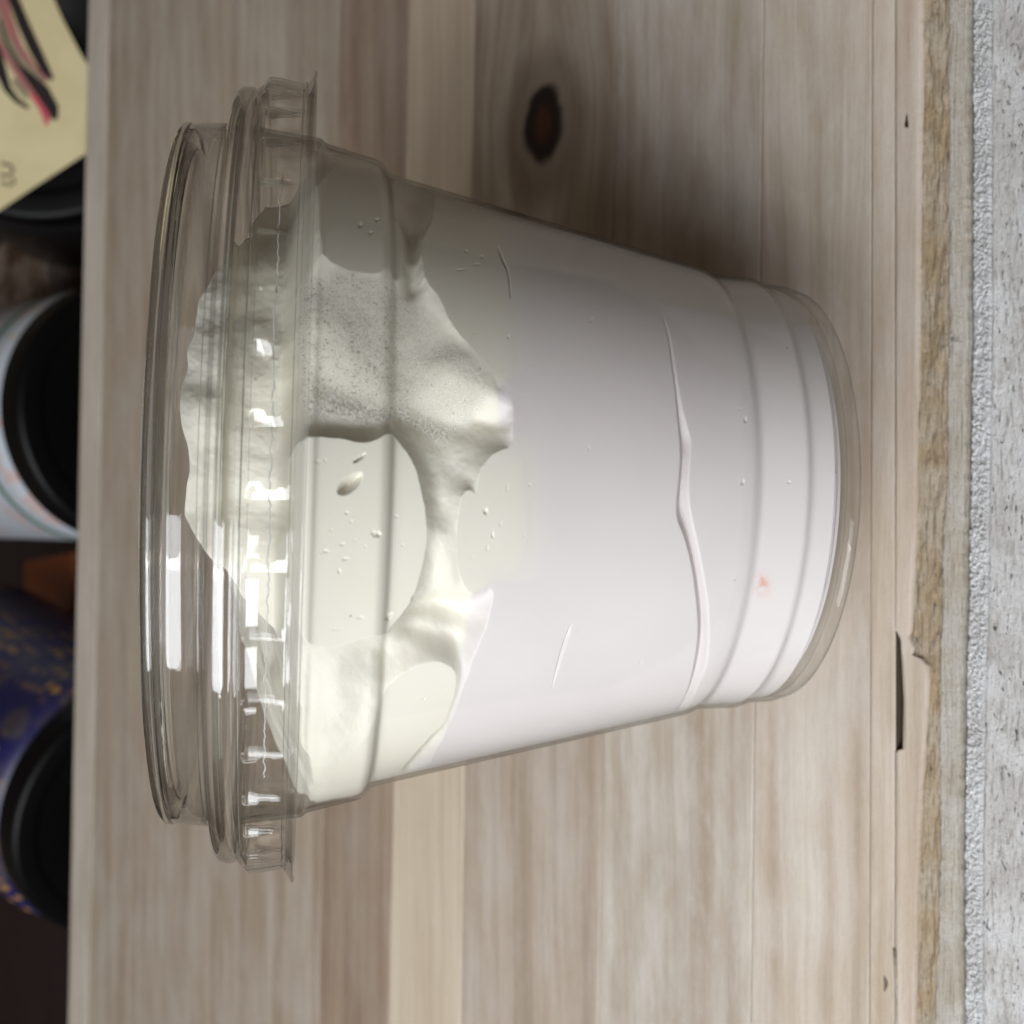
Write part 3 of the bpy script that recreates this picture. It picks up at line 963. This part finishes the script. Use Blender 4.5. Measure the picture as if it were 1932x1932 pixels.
def jar(name, px, py, depth, axis, r_cap, r_body, length, cap_len, body_mat, label, cap_mat=BLACK):
    """a jar lying on its side with its cap face centred on a point; axis points from cap to bottom"""
    c = CAM + ray(px, py) * depth
    ax = np.array(axis, float); ax /= np.linalg.norm(ax)
    s = np.cross(ax, (0, 0, 1)); s /= np.linalg.norm(s)
    u = np.cross(s, ax)
    root = tag(empty(name, c), label, 'jar')

    def base(r, a, ph):
        r, a, ph = np.broadcast_arrays(r, a, ph)
        return c + a[..., None] * ax + r[..., None] * (np.cos(ph)[..., None] * u + np.sin(ph)[..., None] * s)
    cap_p = rounded([(0.05, 0.9), (r_cap * 0.80, 0.9), (r_cap * 0.84, 0.0), (r_cap * 0.97, 0.0), (r_cap, 1.5), (r_cap, cap_len), (r_cap * 0.9, cap_len), (r_cap * 0.9, cap_len - 1.5), (0.05, cap_len - 1.5)], 1.0, 3)
    cap = lathe('cap', cap_p, cap_mat, root, 96, closed=True, base=base)
    b_p = rounded([(0.05, cap_len + 0.3), (r_cap * 0.88, cap_len + 0.3), (r_body * 0.93, cap_len + 3), (r_body, cap_len + 8), (r_body, length - 4), (r_body * 0.93, length), (0.05, length)], 3.0, 4)
    body = lathe('body', b_p, body_mat, root, 96, closed=True, base=base)
    return root, c, ax, s, u


# 1 white tub
mj = NT('white_tub_print')
p = mj.vmath('MULTIPLY', mj.obj(), (1000, 1000, 1000))
cc = mj.mix(mj.ramp(mj.noise(p, 0.09, 3), 0.56, 0.66), (0.50, 0.54, 0.60), (0.56, 0.42, 0.40))
cc = mj.mix(mj.ramp(mj.noise(mj.vmath('ADD', p, (50, 9, 4)), 0.12, 2), 0.64, 0.70, 0, 0.6), cc, (0.55, 0.42, 0.22))
mj.setp(Base_Color=cc, Roughness=0.4)
WT = jar('white_tub', 268, 778, 490.0, (0.0, 1, 0.10), 49.0, 49.0, 160, 14, mj.m, 'white printed tub with a black lid, between the yellow-labelled and blue-patterned jars')

GREEN = plain('green_print', (0.03, 0.13, 0.07), 0.4)
_r0, _c, _a, _s, _u = WT
lathe('green_stripe', [(48.9, 30.0), (49.25, 30.0), (49.25, 33.0), (48.9, 33.0)], GREEN, _r0, 96, base=lambda r, a, ph: _c + a[..., None] * _a + r[..., None] * (np.cos(ph)[..., None] * _u + np.sin(ph)[..., None] * _s))
# 2 blue patterned jar
mb = NT('blue_gold_pattern')
p = mb.vmath('MULTIPLY', mb.obj(), (1000, 1000, 1000))
vo = mb.n('ShaderNodeTexVoronoi'); mb.put(p, vo.inputs['Vector']); vo.inputs['Scale'].default_value = 0.19; vo.inputs['Randomness'].default_value = 0.25
g1 = mb.ramp(vo.outputs['Distance'], 0.42, 0.28)
cc = mb.mix(mb.ramp(mb.noise(p, 0.05, 2), 0.42, 0.58), (0.014, 0.013, 0.085), (0.06, 0.05, 0.07))
cc = mb.mix(mb.math('MULTIPLY', g1, mb.ramp(mb.noise(p, 0.035, 1), 0.40, 0.55)), cc, (0.42, 0.22, 0.05))
mb.setp(Base_Color=cc, Roughness=0.4)
BJ = jar('patterned_jar', 262, 1532, 490.0, (0.20, 1, 0.05), 48.5, 52.0, 160, 13, mb.m, 'dark blue and gold patterned jar with a black lid, nearest the lower left corner')

# 3 yellow labelled jar
bk2 = plain('black_jar_body', (0.010, 0.009, 0.010), 0.3, 0.5)
root, c, ax, s, u = jar('yellow_label_jar', 60, 122, 490.0, (0.05, 0.85, -0.52), 58.0, 60, 130, 18, bk2, 'black jar with a pale yellow square label on its lid showing dark pink brush strokes')


def pt_on_cap(x, y, lift):
    d = ray(x, y)
    t = ((c - ax * lift - CAM) @ ax) / (d @ ax)
    return CAM + d * t


LABY = NT('yellow_label_paper')
LABY.setp(Base_Color=LABY.mix(LABY.ramp(LABY.noise(LABY.vmath('MULTIPLY', LABY.obj(), (1000, 1000, 1000)), 0.05, 2), 0.4, 0.6), (0.78, 0.68, 0.40), (0.74, 0.63, 0.36)), Roughness=0.5)


def card(name, pts, mat, lift, th, parent):
    top_ = [pt_on_cap(x, y, lift) for x, y in pts]
    bot = [q + ax * th for q in top_]
    n = len(pts)
    return mesh_obj(name, np.array(top_ + bot), [tuple(range(n)), tuple(range(2 * n - 1, n - 1, -1))] + [(i, (i + 1) % n + 0, (i + 1) % n + n, i + n) for i in range(n)], mat, parent, False)


lab = card('label', [(98, -10), (120, 40), (150, 98), (180, 146), (214, 190), (222, 220), (212, 252), (165, 288), (60, 356), (0, 396), (-60, 436), (-150, 330), (-190, 200), (-150, 20), (-60, -80), (40, -120)], LABY.m, 0.5, 0.3, root)
INK = plain('label_ink_dark', (0.018, 0.010, 0.010), 0.5)
PINK = plain('label_ink_pink', (0.42, 0.16, 0.15), 0.5)
RED = plain('label_ink_red', (0.60, 0.10, 0.13), 0.5)
OLV = plain('label_ink_olive', (0.33, 0.28, 0.18), 0.5)


def stroke(pts, widths, mat, lift, nm='brush_stroke'):
    P_ = [np.array(q, float) for q in pts]
    L, Rr = [], []
    for i, q in enumerate(P_):
        d = P_[min(i + 1, len(P_) - 1)] - P_[max(i - 1, 0)]
        n = np.array([-d[1], d[0]]) / (np.linalg.norm(d) + 1e-9)
        L.append(q + n * widths[i]); Rr.append(q - n * widths[i])
    T = [pt_on_cap(*q, lift) for q in L] + [pt_on_cap(*q, lift) for q in Rr]
    B = [q + ax * 0.06 for q in T]
    n = len(pts)
    V = np.array(T + B)
    f = [(i, i + 1, n + i + 1, n + i) for i in range(n - 1)]
    f += [(2 * n + i, 3 * n + i, 3 * n + i + 1, 2 * n + i + 1) for i in range(n - 1)]
    return mesh_obj(nm, V, f, mat, root, False)


# strokes: x, y as seen (the label faces the lens)
stroke([(-5, -40), (8, 30), (30, 88), (60, 130), (88, 152)], [12, 14, 12, 9, 5], PINK, 0.70)
stroke([(16, -60), (26, 0), (44, 46), (64, 90), (84, 130), (98, 150)], [9, 10, 11, 11, 9, 4], INK, 0.82)
stroke([(-10, 20), (8, 70), (32, 112), (62, 140), (84, 158)], [9, 9, 9, 8, 4], OLV, 0.74)
stroke([(-12, 60), (6, 94), (26, 126), (50, 158), (72, 182), (92, 214)], [8, 7, 7, 9, 9, 5], PINK, 0.70)
stroke([(0, 38), (14, 86), (36, 124), (58, 148), (80, 172), (100, 206), (104, 226)], [2, 2.5, 3.5, 9, 13, 11, 5], INK, 0.86)
stroke([(60, 178), (78, 200), (88, 222), (88, 236)], [5, 7, 7, 3], RED, 0.80)
stroke([(-12, 90), (0, 130), (14, 168), (32, 190), (54, 204)], [12, 11, 7, 5, 3], INK, 0.82)
stroke([(24, 150), (38, 166), (52, 186)], [5, 7, 4], OLV, 0.78)
# printed glyphs, reading down the picture
stroke([(2, 308), (20, 312), (26, 322), (14, 332), (0, 330)], [2.2, 2.2, 2.2, 2.2, 2.2], INK, 0.8, 'printed_letter')
stroke([(22, 334), (28, 344), (18, 350), (6, 344), (2, 348)], [2.0, 2.0, 2.0, 2.0, 2.0], INK, 0.8, 'printed_letter')

# 4 blurred pale paper scrap and amber jar deeper down
am = plain('amber_wood', (0.30, 0.065, 0.012), 0.4)


def block(name, cpt, sx, sy, sz, rot, mat, label, cat):
    root_ = tag(empty(name, cpt), label, cat)
    R3 = Matrix.Rotation(rot, 3, 'Z')
    b = 1.5
    V = []
    for (k, zz) in ((b, 0), (0, b), (0, sz - b), (b, sz)):
        for (ax_, ay_) in ((-1, -1), (1, -1), (1, 1), (-1, 1)):
            q = R3 @ Vector((ax_ * (sx - k), ay_ * (sy - k), zz))
            V.append(np.array(cpt) + np.array(q))
    f = [(3, 2, 1, 0), (12, 13, 14, 15)]
    for l in range(3):
        for j in range(4):
            f.append((l * 4 + j, l * 4 + (j + 1) % 4, (l + 1) * 4 + (j + 1) % 4, (l + 1) * 4 + j))
    mesh_obj('body', V, f, mat, root_, False)
    return root_


pm = NT('kraft_box'); pc = pm.vmath('MULTIPLY', pm.obj(), (1000, 1000, 1000))
pm.setp(Base_Color=pm.mix(pm.ramp(pm.noise(pc, 0.05, 3), 0.38, 0.60), (0.10, 0.055, 0.028), (0.36, 0.29, 0.25)), Roughness=0.6)
q = on_z(60, 515, -75)
block('brown_box', (q[0], q[1] + 20, SHZ), 26, 34, SHZ * -1 - 75, 0.35, pm.m, 'brown patchy box between the yellow-labelled jar and the white tub', 'box')
q = on_z(90, 1115, -85)
block('amber_box', (q[0], q[1], SHZ), 17, 30, SHZ * -1 - 85, 0.1, am, 'small amber red box in the dark gap below the white tub', 'box')
